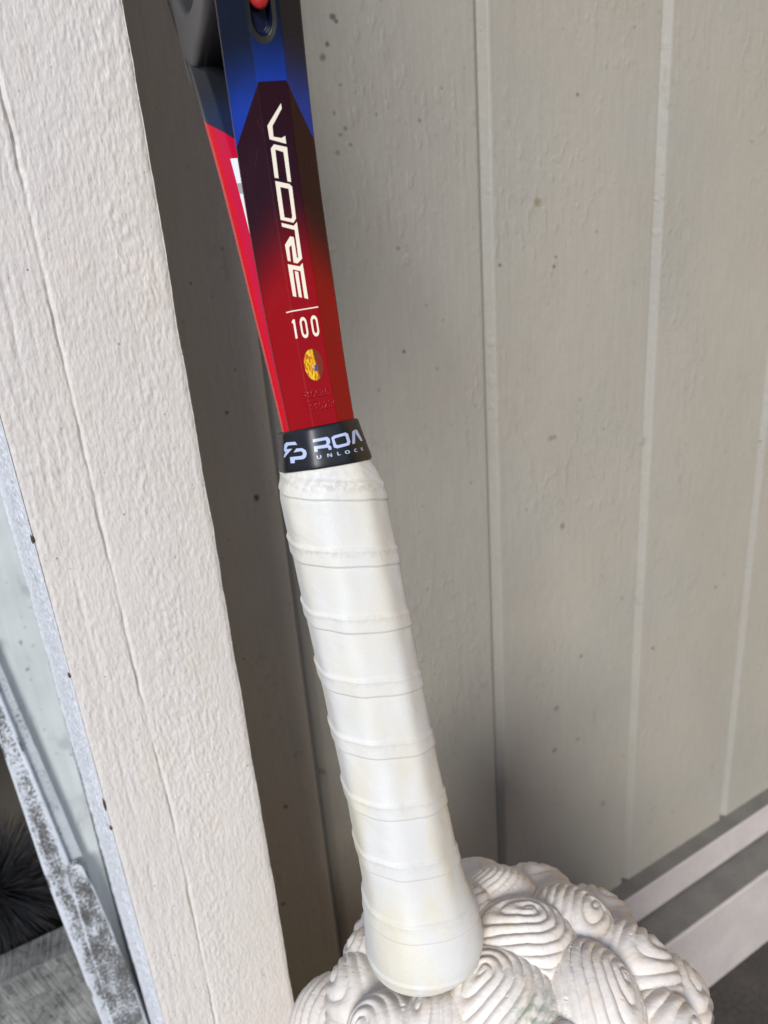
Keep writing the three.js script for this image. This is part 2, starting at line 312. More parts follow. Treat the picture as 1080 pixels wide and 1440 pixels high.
// ------------------------------------------------------------------ things left of the post
{
  const cb = thing('corner_board', 'smooth pale grey-blue board behind the left side of the timber post', 'board');
  const cbTex = dataTex(512, 1024, (u, v, o) => { const n = fbm(u * 9, v * 16, 121, 4), st = gfbm(u * 60, v * 7, 123, 3), s = noise(u * 70, v * 120, 122), d = sstep(0.55, 0.8, fbm(u * 16, v * 22, 124, 4)), k = 0.73 + (n - 0.5) * 0.10 + (st - 0.5) * 0.06 - Math.max(0, s - 0.82) * 1.6 - d * 0.09; o[0] = k * 0.98; o[1] = k; o[2] = k * 0.985; }, true);
  cbTex.repeat.set(3, 1.5);
  mesh('panel', prismGeo([[0.006, 0.3], [0.0215, 0.3], [0.0215, 2.4], [-0.026, 2.4], [-0.026, 0.95], [-0.0185, 0.7035], [-0.0165, 0.61], [-0.0125, 0.54], [-0.0085, 0.46]], -0.012, 0.004), std({ map: cbTex, bumpMap: cbTex, bumpScale: 0.0006, roughness: 0.6 }), cb);

  // mould texture, metres
  const mouldAt = (x, y, amt) => {
    const a = fbm(x * 90, y * 55, 131, 3), b = fbm(x * 520, y * 430, 133, 4), c = noise(x * 1700, y * 1600, 135);
    return sstep(0.36, 0.70, 0.42 * a + 0.55 * b + amt + 0.16 * (c - 0.5));
  };
  const mouldTex = (x0, y0, sx, sy, amtFn) => {
    const t = dataTex(768, 1536, (u, v, o) => {
      const x = x0 + u * sx, y = y0 + v * sy, m = mouldAt(x, y, amtFn(x, y)), k = 0.80 + (fbm(x * 60, y * 30, 137, 3) - 0.5) * 0.12;
      const d = 0.30 + 0.16 * (fbm(x * 400, y * 360, 139, 3) - 0.3);
      o[0] = mix(k * 0.98, d, m); o[1] = mix(k, d * 0.99, m); o[2] = mix(k * 1.02, d * 0.96, m);
    }, true);
    t.repeat.set(1 / sx, 1 / sy); t.offset.set(-x0 / sx, -y0 / sy);
    return t;
  };
  const frame = thing('weathered_frame', 'mould-stained white wooden frame leaning beside the left side of the post', 'frame');
  const LXT = [[0.3, 0.0005], [0.46, -0.0109], [0.54, -0.0148], [0.609, -0.0187], [0.7035, -0.0208], [0.95, -0.0285]], MXT = [[0.3, 0.03], [0.6132, -0.0004], [0.6965, -0.0069], [0.95, -0.027]], BXT = [[0.3, 0.037], [0.5194, 0.0172], [0.6197, 0.0087], [0.6921, 0.0018], [0.7954, -0.0082], [0.95, -0.0215]];
  const lx = (y) => lerpTable(LXT, y), mx = (y) => lerpTable(MXT, y), bx = (y) => lerpTable(BXT, y);
  const edgePoly = (fa, fb, y0, y1) => { const P = []; for (let i = 0; i <= 14; i++) { const y = mix(y0, y1, i / 14); P.push([fb(y), y]); } for (let i = 14; i >= 0; i--) { const y = mix(y0, y1, i / 14); P.push([fa(y), y]); } return P; };
  const stileTex = mouldTex(-0.06, 0.3, 0.12, 0.66, (x, y) => { const c = (x - lx(y)) / (mx(y) - lx(y)); return 0.03 - 0.2 * sstep(0.16, 0.04, c) - 0.24 * sstep(0.68, 0.92, c) + 0.12 * sstep(0.69, 0.66, y) * sstep(0.25, 0.35, c) * sstep(0.75, 0.5, c) - 0.1 * sstep(0.64, 0.60, y); });
  mesh('stile', prismGeo(edgePoly(lx, mx, 0.3, 0.94), 0.006, 0.0145, 0.0012), std({ map: stileTex, bumpMap: stileTex, bumpScale: 0.0005, roughness: 0.85 }), frame);
  const bandTex = mouldTex(-0.06, 0.3, 0.12, 0.66, () => -0.13);
  mesh('rebate_strip', prismGeo(edgePoly((y) => mx(y) - 0.0015, bx, 0.3, 0.94), 0.0045, 0.0105, 0.0006), std({ map: bandTex, color: lin(0.70, 0.70, 0.69), roughness: 0.7 }), frame);
  const block = thing('mouldy_board', 'short mouldy grey-white board end standing against the leaning weathered frame', 'board');
  const brx = (y) => lerpTable([[0.3, 0.031], [0.437, 0.0222], [0.494, 0.0187], [0.553, 0.0139], [0.613, 0.0079], [0.624, 0.0062]], y);
  const blTex = mouldTex(-0.06, 0.3, 0.12, 0.66, (x, y) => { const c = (x + 0.0045) / (brx(y) + 0.0045); return 0.10 - 0.22 * sstep(0.14, 0.02, c) - 0.12 * sstep(0.9, 0.99, c) - 0.1 * sstep(0.6, 0.62, y); });
  const bl = []; for (let i = 0; i <= 30; i++) { const y = mix(0.3, 0.618, i / 30); bl.push([brx(y) + 0.0005 * (noise(y * 160, 5) - 0.5), y]); }
  bl.push([0.0042, 0.6215], [0.0015, 0.622], [-0.0018, 0.621]); for (let i = 30; i >= 0; i--) { const y = mix(0.3, 0.617, i / 30); bl.push([-0.0045 + 0.0006 * (noise(y * 150, 9) - 0.5), y]); }
  mesh('board_end', prismGeo(bl, 0.0148, 0.0205, 0.0009), std({ map: blTex, bumpMap: blTex, bumpScale: 0.0012, roughness: 0.9 }), block);

  // dark storage opening behind
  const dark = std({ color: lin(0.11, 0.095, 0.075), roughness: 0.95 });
  const rec = thing('storage_recess', 'dark open storage recess in the wall left of the post', 'recess');
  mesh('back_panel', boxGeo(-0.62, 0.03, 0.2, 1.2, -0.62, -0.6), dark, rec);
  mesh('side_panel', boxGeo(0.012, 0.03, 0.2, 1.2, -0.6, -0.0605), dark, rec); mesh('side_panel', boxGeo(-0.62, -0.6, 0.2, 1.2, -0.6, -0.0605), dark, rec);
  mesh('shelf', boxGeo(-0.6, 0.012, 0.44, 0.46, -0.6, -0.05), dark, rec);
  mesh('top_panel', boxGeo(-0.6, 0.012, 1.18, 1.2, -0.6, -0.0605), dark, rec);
  const greyTex = dataTex(1024, 1024, (u, v, o) => {
    const a = u + 0.25 * v, g = gfbm(a * 120, v * 8, 141, 3), n = fbm(u * 7, v * 9, 143, 4), m = sstep(0.45, 0.8, fbm(u * 40, v * 30, 145, 4)) * sstep(0.35, 0.6, fbm(u * 200, v * 120, 147, 3)), k = 0.46 + 0.30 * (g - 0.5) + 0.26 * (n - 0.5) - 0.15 * m;
    o[0] = k; o[1] = k * 1.0; o[2] = k * 0.96;
  }, true);
  greyTex.repeat.set(4, 4);
  const sill = thing('sill_board', 'weathered grey wooden board across the bottom of the dark opening', 'board');
  mesh('plank', boxGeo(-0.6, -0.006, 0.28, 0.5265, -0.03, 0.0, 0.002), std({ map: greyTex, bumpMap: greyTex, bumpScale: 0.0015, roughness: 0.9 }), sill);
  // bristle brush lying in the opening
  const brush = thing('bristle_brush', 'round black bristle brush lying in the dark opening behind the grey board', 'brush', [-0.062, 0.545, -0.082]);
  const bristles = [];
  for (let i = 0; i < 1500; i++) {
    const d = V3(rnd() * 2 - 1, rnd() * 2 - 1, rnd() * 1.6 - 0.5).normalize(), L = 0.045 + 0.022 * rnd();
    const c = new THREE.CylinderGeometry(0.0002, 0.00045, L, 4, 3, true);
    const cp = c.attributes.position, bend = 0.012 * (rnd() - 0.5);
    for (let k = 0; k < cp.count; k++) { const t = cp.getY(k) / L + 0.5; cp.setX(k, cp.getX(k) + bend * t * t); }
    c.translate(0, L / 2 + 0.006, 0);
    c.applyQuaternion(new THREE.Quaternion().setFromUnitVectors(V3(0, 1, 0), d)); bristles.push(c);
  }
  const br = mesh('bristles', mergeGeometries(bristles), std({ color: lin(0.025, 0.025, 0.028), roughness: 0.75 }), brush); br.userData.kind = 'stuff';
  const tip = new THREE.SphereGeometry(0.0055, 16, 12); tip.translate(0.002, 0.002, 0.012);
  mesh('core', tip, std({ color: lin(0.3, 0.2, 0.1), roughness: 0.8 }), brush);
}

// ------------------------------------------------------------------ carved stone statue
{
  const C = V3(0.130, 0.700, 0.370), R0 = 0.0915;
  const statue = thing('stone_statue', 'white marble statue top carved with swirling ribbed curls under the racket grip', 'statue', [C.x, 0, C.z]);
  const axR = V3(0.85446, -0.07408, 0.51422);
  const deg = Math.PI / 180;
  // dir, rx, ry (mm), tilt, spiral centre (mm), tail direction, spin, height mm, pitch mm
  const DEF = [
    [[0.147, 0.987, -0.065], 25, 23, 0, [2, 4], 182, 1, 9.5, 3.8],
    [[0.234, 0.932, 0.277], 20, 27, 10, [8.5, 5.5], 268, 1, 10.0, 3.7],
    [[-0.114, 0.989, 0.092], 22, 25, 20, [-5, 6], 225, 1, 8.5, 3.8],
    [[0.438, 0.896, -0.072], 20, 22, 30, [6, -3], 245, 1, 10, 3.6],
    [[0.243, 0.90, -0.361], 19, 18, 0, [-8, 2], 200, 1, 10.5, 2.9, 0.45],
    [[0.077, 0.94, -0.331], 11, 13, 0, [-2, 2], 180, -1, 8.5, 3.3],
    [[0.566, 0.80, 0.199], 19, 24, 35, [8, 8], 222, 1, 10, 3.8],
    [[0.697, 0.652, 0.298], 13, 22, 20, [4, 6], 250, 1, 8.5, 4.2],
    [[0.459, 0.768, 0.447], 17, 17, 0, [4, 0], 210, 1, 9.5, 4.4],
    [[-0.505, 0.745, -0.437], 16, 22, -10, [-5, 6], 290, -1, 9.5, 4.1],
    [[-0.535, 0.83, -0.156], 17, 16, 0, [-2, -1], 275, 1, 10, 4.0],
    [[-0.373, 0.742, -0.558], 13, 18, 0, [-2, 5], 260, -1, 8.5, 4.0],
    [[-0.375, 0.927, 0.01], 18, 16, 0, [-4, 8], 275, 1, 6.5, 4.3],
    [[-0.14, 0.92, -0.36], 17, 17, 0, [0, 3], 250, 1, 8, 4.4],
    [[-0.08, 0.90, 0.42], 20, 20, 0, [5, 2], 250, 1, 9, 4.6],
    [[0.73, 0.66, -0.18], 18, 22, 15, [3, 4], 240, 1, 7.5, 4.4],
    [[0.55, 0.72, -0.43], 19, 19, 0, [3, 4], 230, -1, 8, 4.4],
  ];
  const ga = Math.PI * (3 - Math.sqrt(5));
  for (let i = 0; i < 60; i++) {                              // the rest of the mane, round the sides and back
    const y = 1 - 2 * (i + 0.5) / 60, r = Math.sqrt(1 - y * y), d = V3(Math.cos(ga * i) * r, y, Math.sin(ga * i) * r);
    if (y < -0.55 || DEF.some((q) => V3(...q[0]).normalize().distanceTo(d) < 0.3)) continue;
    DEF.push([[d.x, d.y, d.z], 18 + 4 * rnd(), 20 + 4 * rnd(), rnd() * 90, [4 * rnd(), 4], 200 + 90 * rnd(), rnd() < 0.5 ? -1 : 1, 8 + 2 * rnd(), 4.5]);
  }
  const lumps = DEF.map(([d, rx, ry, tilt, sc, tail, spin, h, pitch, amp = 1]) => {
    const c = V3(...d).normalize();
    const e1 = Math.abs(c.dot(axR)) > 0.97 ? V3(0, 0, 1) : axR.clone(); e1.addScaledVector(c, -c.dot(e1)).normalize();
    const e2 = c.clone().cross(e1);
    return { c, e1, e2, rx, ry, ct: Math.cos(tilt * deg), st: Math.sin(tilt * deg), sc, ca: Math.cos((tail + 90) * deg), sa: Math.sin((tail + 90) * deg), spin, h, pitch, amp };
  });
  const RR = 100;
  function surface(d) {                                       // -> radius in m, owner
    let best = -1e9, second = -1e9, own = 0, bx = 0, by = 0;
    for (let i = 0; i < lumps.length; i++) {
      const L = lumps[i], k = d.dot(L.c); if (k < 0.75) continue;
      const x = d.dot(L.e1) * RR / k, y = d.dot(L.e2) * RR / k;
      const xr = x * L.ct + y * L.st, yr = -x * L.st + y * L.ct, q = (xr / L.rx) ** 2 + (yr / L.ry) ** 2;
      const h = L.h * (1 - 0.92 * Math.pow(q, 1.15));
      if (h > best) { second = best; best = h; own = i; bx = x; by = y; } else if (h > second) second = h;
    }
    const L = lumps[own];
    let h = Math.max(best, -3);
    const edge = clamp((best - second) / 2.2), inside = sstep(-3, 1.0, best);
    const sx = bx - L.sc[0], sy = by - L.sc[1];
    const wx = 0.5 * (fbm(d.x * 14 + own, d.y * 14, d.z * 14, 2) - 0.5), px = sx * L.ca + sy * L.sa + wx, py = -sx * L.sa + sy * L.ca + wx;   // tail runs to -py
    const qy = py > 0 ? py : py * 0.42, dist = Math.hypot(px, qy), th = Math.atan2(qy, px);
    const ph = dist / L.pitch + L.spin * th / (2 * Math.PI);
    const rib = Math.pow(Math.abs(Math.sin(Math.PI * ph)), 0.9), core = sstep(0.2, 1.6, dist);
    h += 1.35 * L.amp * (rib * core + 0.8 * (1 - core) - 0.7) * (0.35 + 0.65 * edge) * (0.45 + 0.55 * inside);
    h += 0.3 * (fbm(d.x * 22, d.y * 22, d.z * 22, 2) - 0.5) + 0.16 * (fbm(d.x * 90, d.y * 90, d.z * 90, 2) - 0.5) - 3.0 * Math.max(0, noise(d.x * 46, d.y * 46, d.z * 46) - 0.84);
    return [R0 + h * 0.001, own];
  }
  // grid of directions centred on the side that faces the path
  const ax = V3(0.15, 0.93, 0.25).normalize(), t1 = V3(1, 0, 0).addScaledVector(ax, -ax.x).normalize(), t2 = ax.clone().cross(t1);
  const N = 720, TH = 125 * deg, owners = new Uint16Array((N + 1) * (N + 1)), d = V3();
  const g = grid(N, N, (i, j, p) => {
    let a = 2 * i / N - 1, b = 2 * j / N - 1;
    let r, f; if (a === 0 && b === 0) { r = 0; f = 0; } else if (Math.abs(a) > Math.abs(b)) { r = a; f = Math.PI / 4 * (b / a); } else { r = b; f = Math.PI / 2 - Math.PI / 4 * (a / b); }
    const th = r * (0.55 + 0.45 * r * r) * TH;
    d.copy(ax).multiplyScalar(Math.cos(th)).addScaledVector(t1, Math.sin(th) * Math.cos(f)).addScaledVector(t2, Math.sin(th) * Math.sin(f)).normalize();
    const [R, o] = surface(d); owners[j * (N + 1) + i] = o;
    p.copy(d).multiplyScalar(R); p.y *= 1.0; p.y += C.y;
  }, (i, j) => [i / N, j / N]);
  const stoneTex = dataTex(1024, 1024, (u, v, o) => {
    const n = fbm(u * 10, v * 10, 151, 5), f = fbm(u * 90, v * 90, 153, 3), sp = noise(u * 320, v * 320, 155), big = noise(u * 9, v * 9, 156);
    const k = 0.90 + (n - 0.5) * 0.06 + (f - 0.5) * 0.05;
    const tan = sstep(0.52, 0.72, fbm(u * 26, v * 26, 157, 4));
    o[0] = k; o[1] = k * 0.968 - tan * 0.018; o[2] = k * 0.92 - tan * 0.04;
    if (sp > 0.87 && big > 0.55) { const m = (sp - 0.87) * 9; for (let c = 0; c < 3; c++) o[c] = mix(o[c], 0.2, clamp(m)); }
    const q = Math.hypot((u - 0.415) / 0.05, (v - 0.515) / 0.04), mo = (1 - sstep(0.2, 1.3, q)) * sstep(0.35, 0.62, fbm(u * 60, v * 60, 159, 4)) * 0.55;   // mottled grey-green patch by the grip
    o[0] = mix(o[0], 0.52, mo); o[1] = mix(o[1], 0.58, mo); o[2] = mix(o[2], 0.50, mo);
  }, true);
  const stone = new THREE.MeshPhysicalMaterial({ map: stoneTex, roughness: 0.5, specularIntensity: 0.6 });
  const sets = new Map(), ix = g.index.array;
  for (let t = 0; t < ix.length; t += 3) { const o = owners[ix[t]]; if (!sets.has(o)) sets.set(o, []); sets.get(o).push(ix[t], ix[t + 1], ix[t + 2]); }
  for (const [, list] of sets) {
    const map = new Map(), P = [], Nn = [], U = [], I = [];
    for (const k of list) {
      if (!map.has(k)) { map.set(k, map.size); P.push(g.attributes.position.getX(k), g.attributes.position.getY(k), g.attributes.position.getZ(k)); Nn.push(g.attributes.normal.getX(k), g.attributes.normal.getY(k), g.attributes.normal.getZ(k)); U.push(g.attributes.uv.getX(k), g.attributes.uv.getY(k)); }
      I.push(map.get(k));
    }
    const q = new THREE.BufferGeometry(); q.setAttribute('position', new THREE.Float32BufferAttribute(P, 3)); q.setAttribute('normal', new THREE.Float32BufferAttribute(Nn, 3)); q.setAttribute('uv', new THREE.Float32BufferAttribute(U, 2)); q.setIndex(I);
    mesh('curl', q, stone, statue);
  }
  const prof = [[0.001, 0], [0.2, 0], [0.2, 0.05], [0.19, 0.06], [0.15, 0.09], [0.18, 0.16], [0.20, 0.28], [0.20, 0.42], [0.198, 0.5], [0.172, 0.55], [0.138, 0.6], [0.09, 0.645], [0.001, 0.66]].map(([x, y]) => new THREE.Vector2(x, y));
  mesh('pedestal', new THREE.LatheGeometry(prof, 48), stone, statue);  // unseen lower body, widened to cast a broader shadow on the wall
}

// ------------------------------------------------------------------ tennis racket
{
  const A = V3(0.10355, 0.79173, 0.35520), aw = V3(-0.19286, 0.24735, 0.94954), aa = V3(0.01512, 0.96834, -0.24917), an = V3(-0.98111, -0.03370, -0.19050);
  const racket = thing('tennis_racket', 'red and blue tennis racket with white wrapped grip standing on the stone curls', 'tennis racket', [A.x, A.y, A.z]);
  racket.quaternion.setFromRotationMatrix(new THREE.Matrix4().makeBasis(aw, aa, an));   // local x: toward the near arm, y: up the handle, z: across

  // ---- grip: rounded octagon wrapped with overlapping white tape
  const gripR = [[0, 0.0132], [0.0015, 0.0160], [0.004, 0.0184], [0.007, 0.0202], [0.011, 0.0212], [0.017, 0.0211], [0.026, 0.0198], [0.034, 0.0183], [0.044, 0.0173], [0.06, 0.0168], [0.1, 0.0166], [0.14, 0.0169], [0.166, 0.0170], [0.181, 0.0170], [0.1862, 0.0161], [0.1900, 0.0147], [0.194, 0.0141]];
  const oct = (th, p) => { let s = 0; for (let k = 0; k < 8; k++) { const c = Math.cos(th - k * Math.PI / 4), dk = k % 4 === 0 ? 0.985 : k % 2 === 0 ? 1.0 : 1.012; if (c > 0) s += Math.pow(c / dk, p); } return Math.pow(s, -1 / p); };
  const PITCH = 0.0223, S0 = 0.0246 - PITCH * (20 / 360);
  const tape = (s, th) => {
    const u0 = (s - S0 - PITCH * th / (2 * Math.PI) - 0.0006 * (noise(th * 2.2, s * 40, 4) - 0.5)) / PITCH, u = u0 - Math.floor(u0), k = hash(Math.floor(u0), 2, 5);
    const w = 0.225 + 0.04 * k;
    let h = sstep(0, 0.022, u) * (1 - sstep(w, w + 0.075, u)) * 0.46;      // lap of the tape, mm
    h += 0.10 * (1 - u) * sstep(0, 0.03, u);
    h += 0.20 * Math.exp(-(((u - w - 0.01) / 0.03) ** 2));                   // ridge over the hidden edge
    h += 0.10 * sstep(0.52, 0.8, fbm(th * 1.1 + 3, s * 120 - th * 1.2, 12, 2)) + 0.36 * (fbm(th * 1.6 + 9, s * 60, 7, 2) - 0.5) + 0.16 * (fbm(th * 5 + u * 2, s * 420, 9, 2) - 0.5) * sstep(0.06, 0.0, s - 0.0);
    return h * 0.001;
  };
  const NT = 300, NS = 760;
  const sRow = (j) => { const t = j / NS; return t < 0.08 ? 0.006 * Math.pow(t / 0.08, 1.5) : mix(0.006, 0.193, (t - 0.08) / 0.92); };
  const gripGeo = grid(NT, NS, (i, j, p) => {
    const th = (i / NT) * 2 * Math.PI - Math.PI, s = sRow(j), soft = mix(7, 15, sstep(0.012, 0.06, s));
    const r = lerpTable(gripR, s) * oct(th, soft) / oct(0, soft) * 0.985 + tape(s, th) * sstep(0, 0.006, s);
    p.set(r * Math.cos(th), s, r * Math.sin(th) * 1.015 - mix(0.0017, 0.0006, sstep(0.0, 0.17, s)) * (1 - sstep(0.17, 0.192, s)));
  }, (i, j) => [i / NT, sRow(j) / 0.2], true, true);
  const capPos = new THREE.CircleGeometry(0.0135, 40); capPos.rotateX(Math.PI / 2); capPos.translate(0, 0.00005, -0.0017);
  const gripTex = dataTex(1024, 2048, (u, v, o) => {
    const th = u * 2 * Math.PI - Math.PI, s = v * 0.2;
    const u0 = (s - S0 - PITCH * th / (2 * Math.PI)) / PITCH, uu = u0 - Math.floor(u0);
    const big = fbm(th * 1.6, s * 30, 161, 4), gr = fbm(th * 90, s * 5200, 163, 2), blot = fbm(th * 9, s * 420, 165, 4);
    const k = 0.86 + (big - 0.5) * 0.05 + (gr - 0.5) * 0.03;
    const yel = sstep(0.35, 0.75, fbm(th * 1.3 + 5, s * 26, 167, 4)) * (0.03 + 0.02 * noise(th * 7, s * 190, 168)) * (1 + 0.8 * sstep(0.11, 0.05, s));
    const grime = sstep(0.10, 0.20, uu) * (1 - sstep(0.2, 0.34, uu)) * sstep(0.36, 0.66, blot) * (0.4 + 0.6 * noise(th * 60, s * 3400, 169)) * (0.35 + 0.65 * sstep(0.13, 0.19, s));
    const top = sstep(0.172, 0.19, s) * sstep(0.38, 0.7, blot) * noise(th * 80, s * 4000, 170);
    const g2 = 0.09 * grime + 0.07 * top;
    o[0] = k - g2 * 0.9; o[1] = k * 0.99 - g2 - yel * 0.25; o[2] = k * 0.955 - g2 * 1.1 - yel;
  }, true);
  const gripBump = dataTex(1024, 1024, (u, v, o) => { const th = u * 6.2832, s = v * 0.2; o[0] = 0.5 + 0.5 * (fbm(th * 60, s * 3600, 171, 3) - 0.5); }, false, 1);
  const gripMat = std({ map: gripTex, bumpMap: gripBump, bumpScale: 0.0004, roughness: 0.6 });
  const grip = mesh('grip', gripGeo, gripMat, racket, 'white overgrip tape wound in overlapping turns');
  mesh('butt_cap', capPos, gripMat, grip);

  // ---- black collar with print
  const cw = 2048, chh = 256, cc = document.createElement('canvas'); cc.width = cw; cc.height = chh;
  const cx = cc.getContext('2d');
  cx.fillStyle = '#131417'; cx.fillRect(0, 0, cw, chh);
  const CS0 = 0.1914, CS1 = 0.2046;
  const cX = (deg) => (0.5 - deg / 360) * cw, cY = (mm) => (1 - (mm / 1000 - CS0) / (CS1 - CS0)) * chh;     // texture runs left to right as read
  const poly = (c, L, X, Y, hole) => { c.beginPath(); for (const S of hole ? [L, hole] : [L]) { S.forEach(([a, b], i) => i ? c.lineTo(X(a), Y(b)) : c.moveTo(X(a), Y(b))); c.closePath(); } c.fill('evenodd'); };
  cx.fillStyle = '#b4bfdc';
  poly(cx, [[67.7, 200.66], [63.4, 201.23], [48.4, 200.99], [45.5, 199.92], [59.6, 200.15], [62.4, 199.75], [63.3, 199.03], [53.8, 198.94], [67.9, 196.42], [71.4, 196.61], [66.0, 198.11], [69.8, 198.71]], cX, cY);
  poly(cx, [[52.3, 197.64], [47.5, 198.8], [38.6, 198.62], [33.8, 197.77], [33.1, 196.68], [35.1, 195.58], [38.9, 195.13], [51.5, 195.24], [51.7, 194.25], [58.0, 194.36], [58.6, 196.36], [41.9, 196.24], [38.7, 196.51], [38.6, 197.3], [41.0, 197.73]], cX, cY);
  poly(cx, [[22.8, 200.78], [3.5, 200.77], [0.7, 199.97], [1.2, 198.79], [3.7, 198.24], [1.2, 197.64], [1.5, 196.66], [5.4, 196.67], [5.4, 197.39], [18.9, 197.59], [19.0, 196.72], [23.1, 196.77], [22.9, 198.56], [7.3, 198.5], [5.6, 199.13], [6.6, 199.85], [23.1, 199.81]], cX, cY);
  poly(cx, [[-1.7, 200.26], [-5.8, 200.74], [-23.0, 201.03], [-26.4, 200.4], [-26.0, 197.94], [-22.4, 197.0], [-6.0, 196.69], [-1.9, 197.16]], cX, cY, [[-5.2, 199.69], [-7.8, 199.9], [-20.2, 200.11], [-21.4, 199.78], [-21.0, 198.02], [-18.8, 197.76], [-7.6, 197.64], [-5.9, 197.91]]);
  poly(cx, [[-35.6, 200.89], [-44.9, 201.3], [-33.1, 197.1], [-27.8, 197.12]], cX, cY);
  poly(cx, [[-44.9, 201.3], [-49.7, 201.04], [-54.1, 197.53], [-49.1, 197.38], [-42.7, 200.1]], cX, cY);
  cx.font = 'bold 36px sans-serif'; cx.textAlign = 'center'; cx.textBaseline = 'middle';
  [['U', 18.7], ['N', 5.6], ['L', -6.2], ['O', -17.6], ['C', -30.4], ['K', -45.1]].forEach(([ch, d]) => { cx.save(); cx.translate(cX(d), cY(195.0)); cx.scale(1.6, 0.8); cx.fillText(ch, 0, 0); cx.restore(); });
  const colTex = new THREE.CanvasTexture(cc); colTex.colorSpace = THREE.SRGBColorSpace;
  const colR = (t) => mix(0.0152, 0.0131, t);
  const nC = 160, rowsC = [[0, -0.0012], [0, 0], [0.04, 0.0003], [0.15, 0.0004], [0.3, 0.0003], [0.45, 0.00035], [0.6, 0.0003], [0.75, 0.0003], [0.9, 0.0004], [0.97, 0.0003], [1, -0.0001], [1, -0.0016]];
  const colGeo = grid(nC, rowsC.length - 1, (i, j, p) => {
    const th = Math.PI - (i / nC) * 2 * Math.PI, [t, e] = rowsC[j], r = colR(t) * oct(th, 16) / oct(0, 16) * 0.985 + e + 0.00012 * (noise(th * 5 + 20, t * 5, 3) - 0.5);
    const tilt = 0.0006 * Math.sin(th);
    p.set(r * Math.cos(th) * 1.0, mix(CS0, CS1, t) + tilt * (1 - t) - 0.0004 * (1 - t), r * Math.sin(th) * mix(1.0, 0.985, t));
  }, (i, j) => [i / nC, rowsC[j][0]], true);
  const collar = mesh('collar', colGeo, std({ map: colTex, roughness: 0.42 }), racket, 'black rubber collar with pale lettering');
  const ccap = new THREE.CircleGeometry(0.0122, 32); ccap.rotateX(-Math.PI / 2); ccap.translate(0, CS1 - 0.0008, 0);
  mesh('collar_lip', ccap, std({ color: lin(0.012, 0.012, 0.014), roughness: 0.6 }), collar);

  // ---- arms of the frame
  const XC = [[0.19, 0.0055], [0.205, 0.0058], [0.23, 0.0075], [0.262, 0.0125], [0.286, 0.018], [0.306, 0.0245], [0.324, 0.0315], [0.345, 0.041], [0.37, 0.054], [0.40, 0.071], [0.44, 0.094], [0.48, 0.112], [0.52, 0.121], [0.56, 0.1205], [0.60, 0.109], [0.635, 0.0875], [0.655, 0.066]];
  const path = [];
  for (let s = 0.196; s < 0.655; s += s < 0.37 ? 0.0003 : 0.004) path.push([lerpTable(XC, s), s]);
  for (let a = 0; a <= 1; a += 0.05) { const t = Math.PI / 2 * a; path.push([0.066 * Math.cos(t) + 0.0 * a, 0.655 + 0.0265 * Math.sin(t)]); }
  // profile: (outward, across) in mm, from the inner middle round by -z, the outer flat and +z
  const key = [[-5.5, 0], [-5.5, -7.2], [-2.2, -11.6], [1.0, -11.9], [6.0, -4.4], [6.0, 4.4], [1.0, 11.9], [-2.2, 11.6], [-5.5, 7.2], [-5.5, 0]];
  const prof = [];
  for (let k = 0; k < key.length - 1; k++) { const [x0, z0] = key[k], [x1, z1] = key[k + 1], n = k === 4 ? 44 : Math.max(2, Math.round(Math.hypot(x1 - x0, z1 - z0) / 0.6)); for (let i = 0; i < n; i++) prof.push([mix(x0, x1, i / n), mix(z0, z1, i / n)]); }
  prof.push(key[0].slice());
  let per = 0; const pu = prof.map((q, i) => { if (i) per += Math.hypot(q[0] - prof[i - 1][0], q[1] - prof[i - 1][1]); return per; });
  const PER = per, uOf = (zmm, part) => part === 'outer' ? 0.5 + zmm / PER : 0;
  const slotDepth = (s, zmm) => {                              // recess round the first grommet, mm
    const z = (zmm - 0.75) / 3.0, c0 = 316.6, c1 = 330, y = s * 1000, yy = y < c0 ? (y - c0) / 4.3 : y > c1 ? (y - c1) / 4.3 : 0;
    const q = Math.hypot(z, yy);
    return 3.2 * (1 - sstep(0.72, 1.0, q)) + 0.25 * (1 - sstep(1.0, 1.42, q));
  };
  const tanX = (j) => { const a = path[Math.max(0, j - 1)], b = path[Math.min(path.length - 1, j + 1)]; return (b[0] - a[0]) / Math.hypot(b[0] - a[0], b[1] - a[1]); };
  const armGeo = (sg) => grid(prof.length - 1, path.length - 1, (i, j, p) => {
    const q = path[j], q0 = path[Math.max(0, j - 1)], q1 = path[Math.min(path.length - 1, j + 1)];
    let tx = q1[0] - q0[0], ty = q1[1] - q0[1]; const L = Math.hypot(tx, ty); tx /= L; ty /= L;
    let [o, z] = prof[i]; const s = q[1];
    z *= mix(0.93, 1.0, sstep(0.195, 0.255, s));
    if (o > 5.9) o -= slotDepth(s - tx * 0.006, z);
    o *= 0.001;
    p.set(sg * (q[0] + ty * o), s - tx * o, z * 0.001);
  }, (i, j) => [pu[i] / PER, (path[j][1] - tanX(j) * prof[i][0] * 0.001 - 0.195) / 0.2], true, sg > 0);
  // print: canvas in mm, x = across (left to right as seen), y = along
  const pw = 1024, phh = 2048;
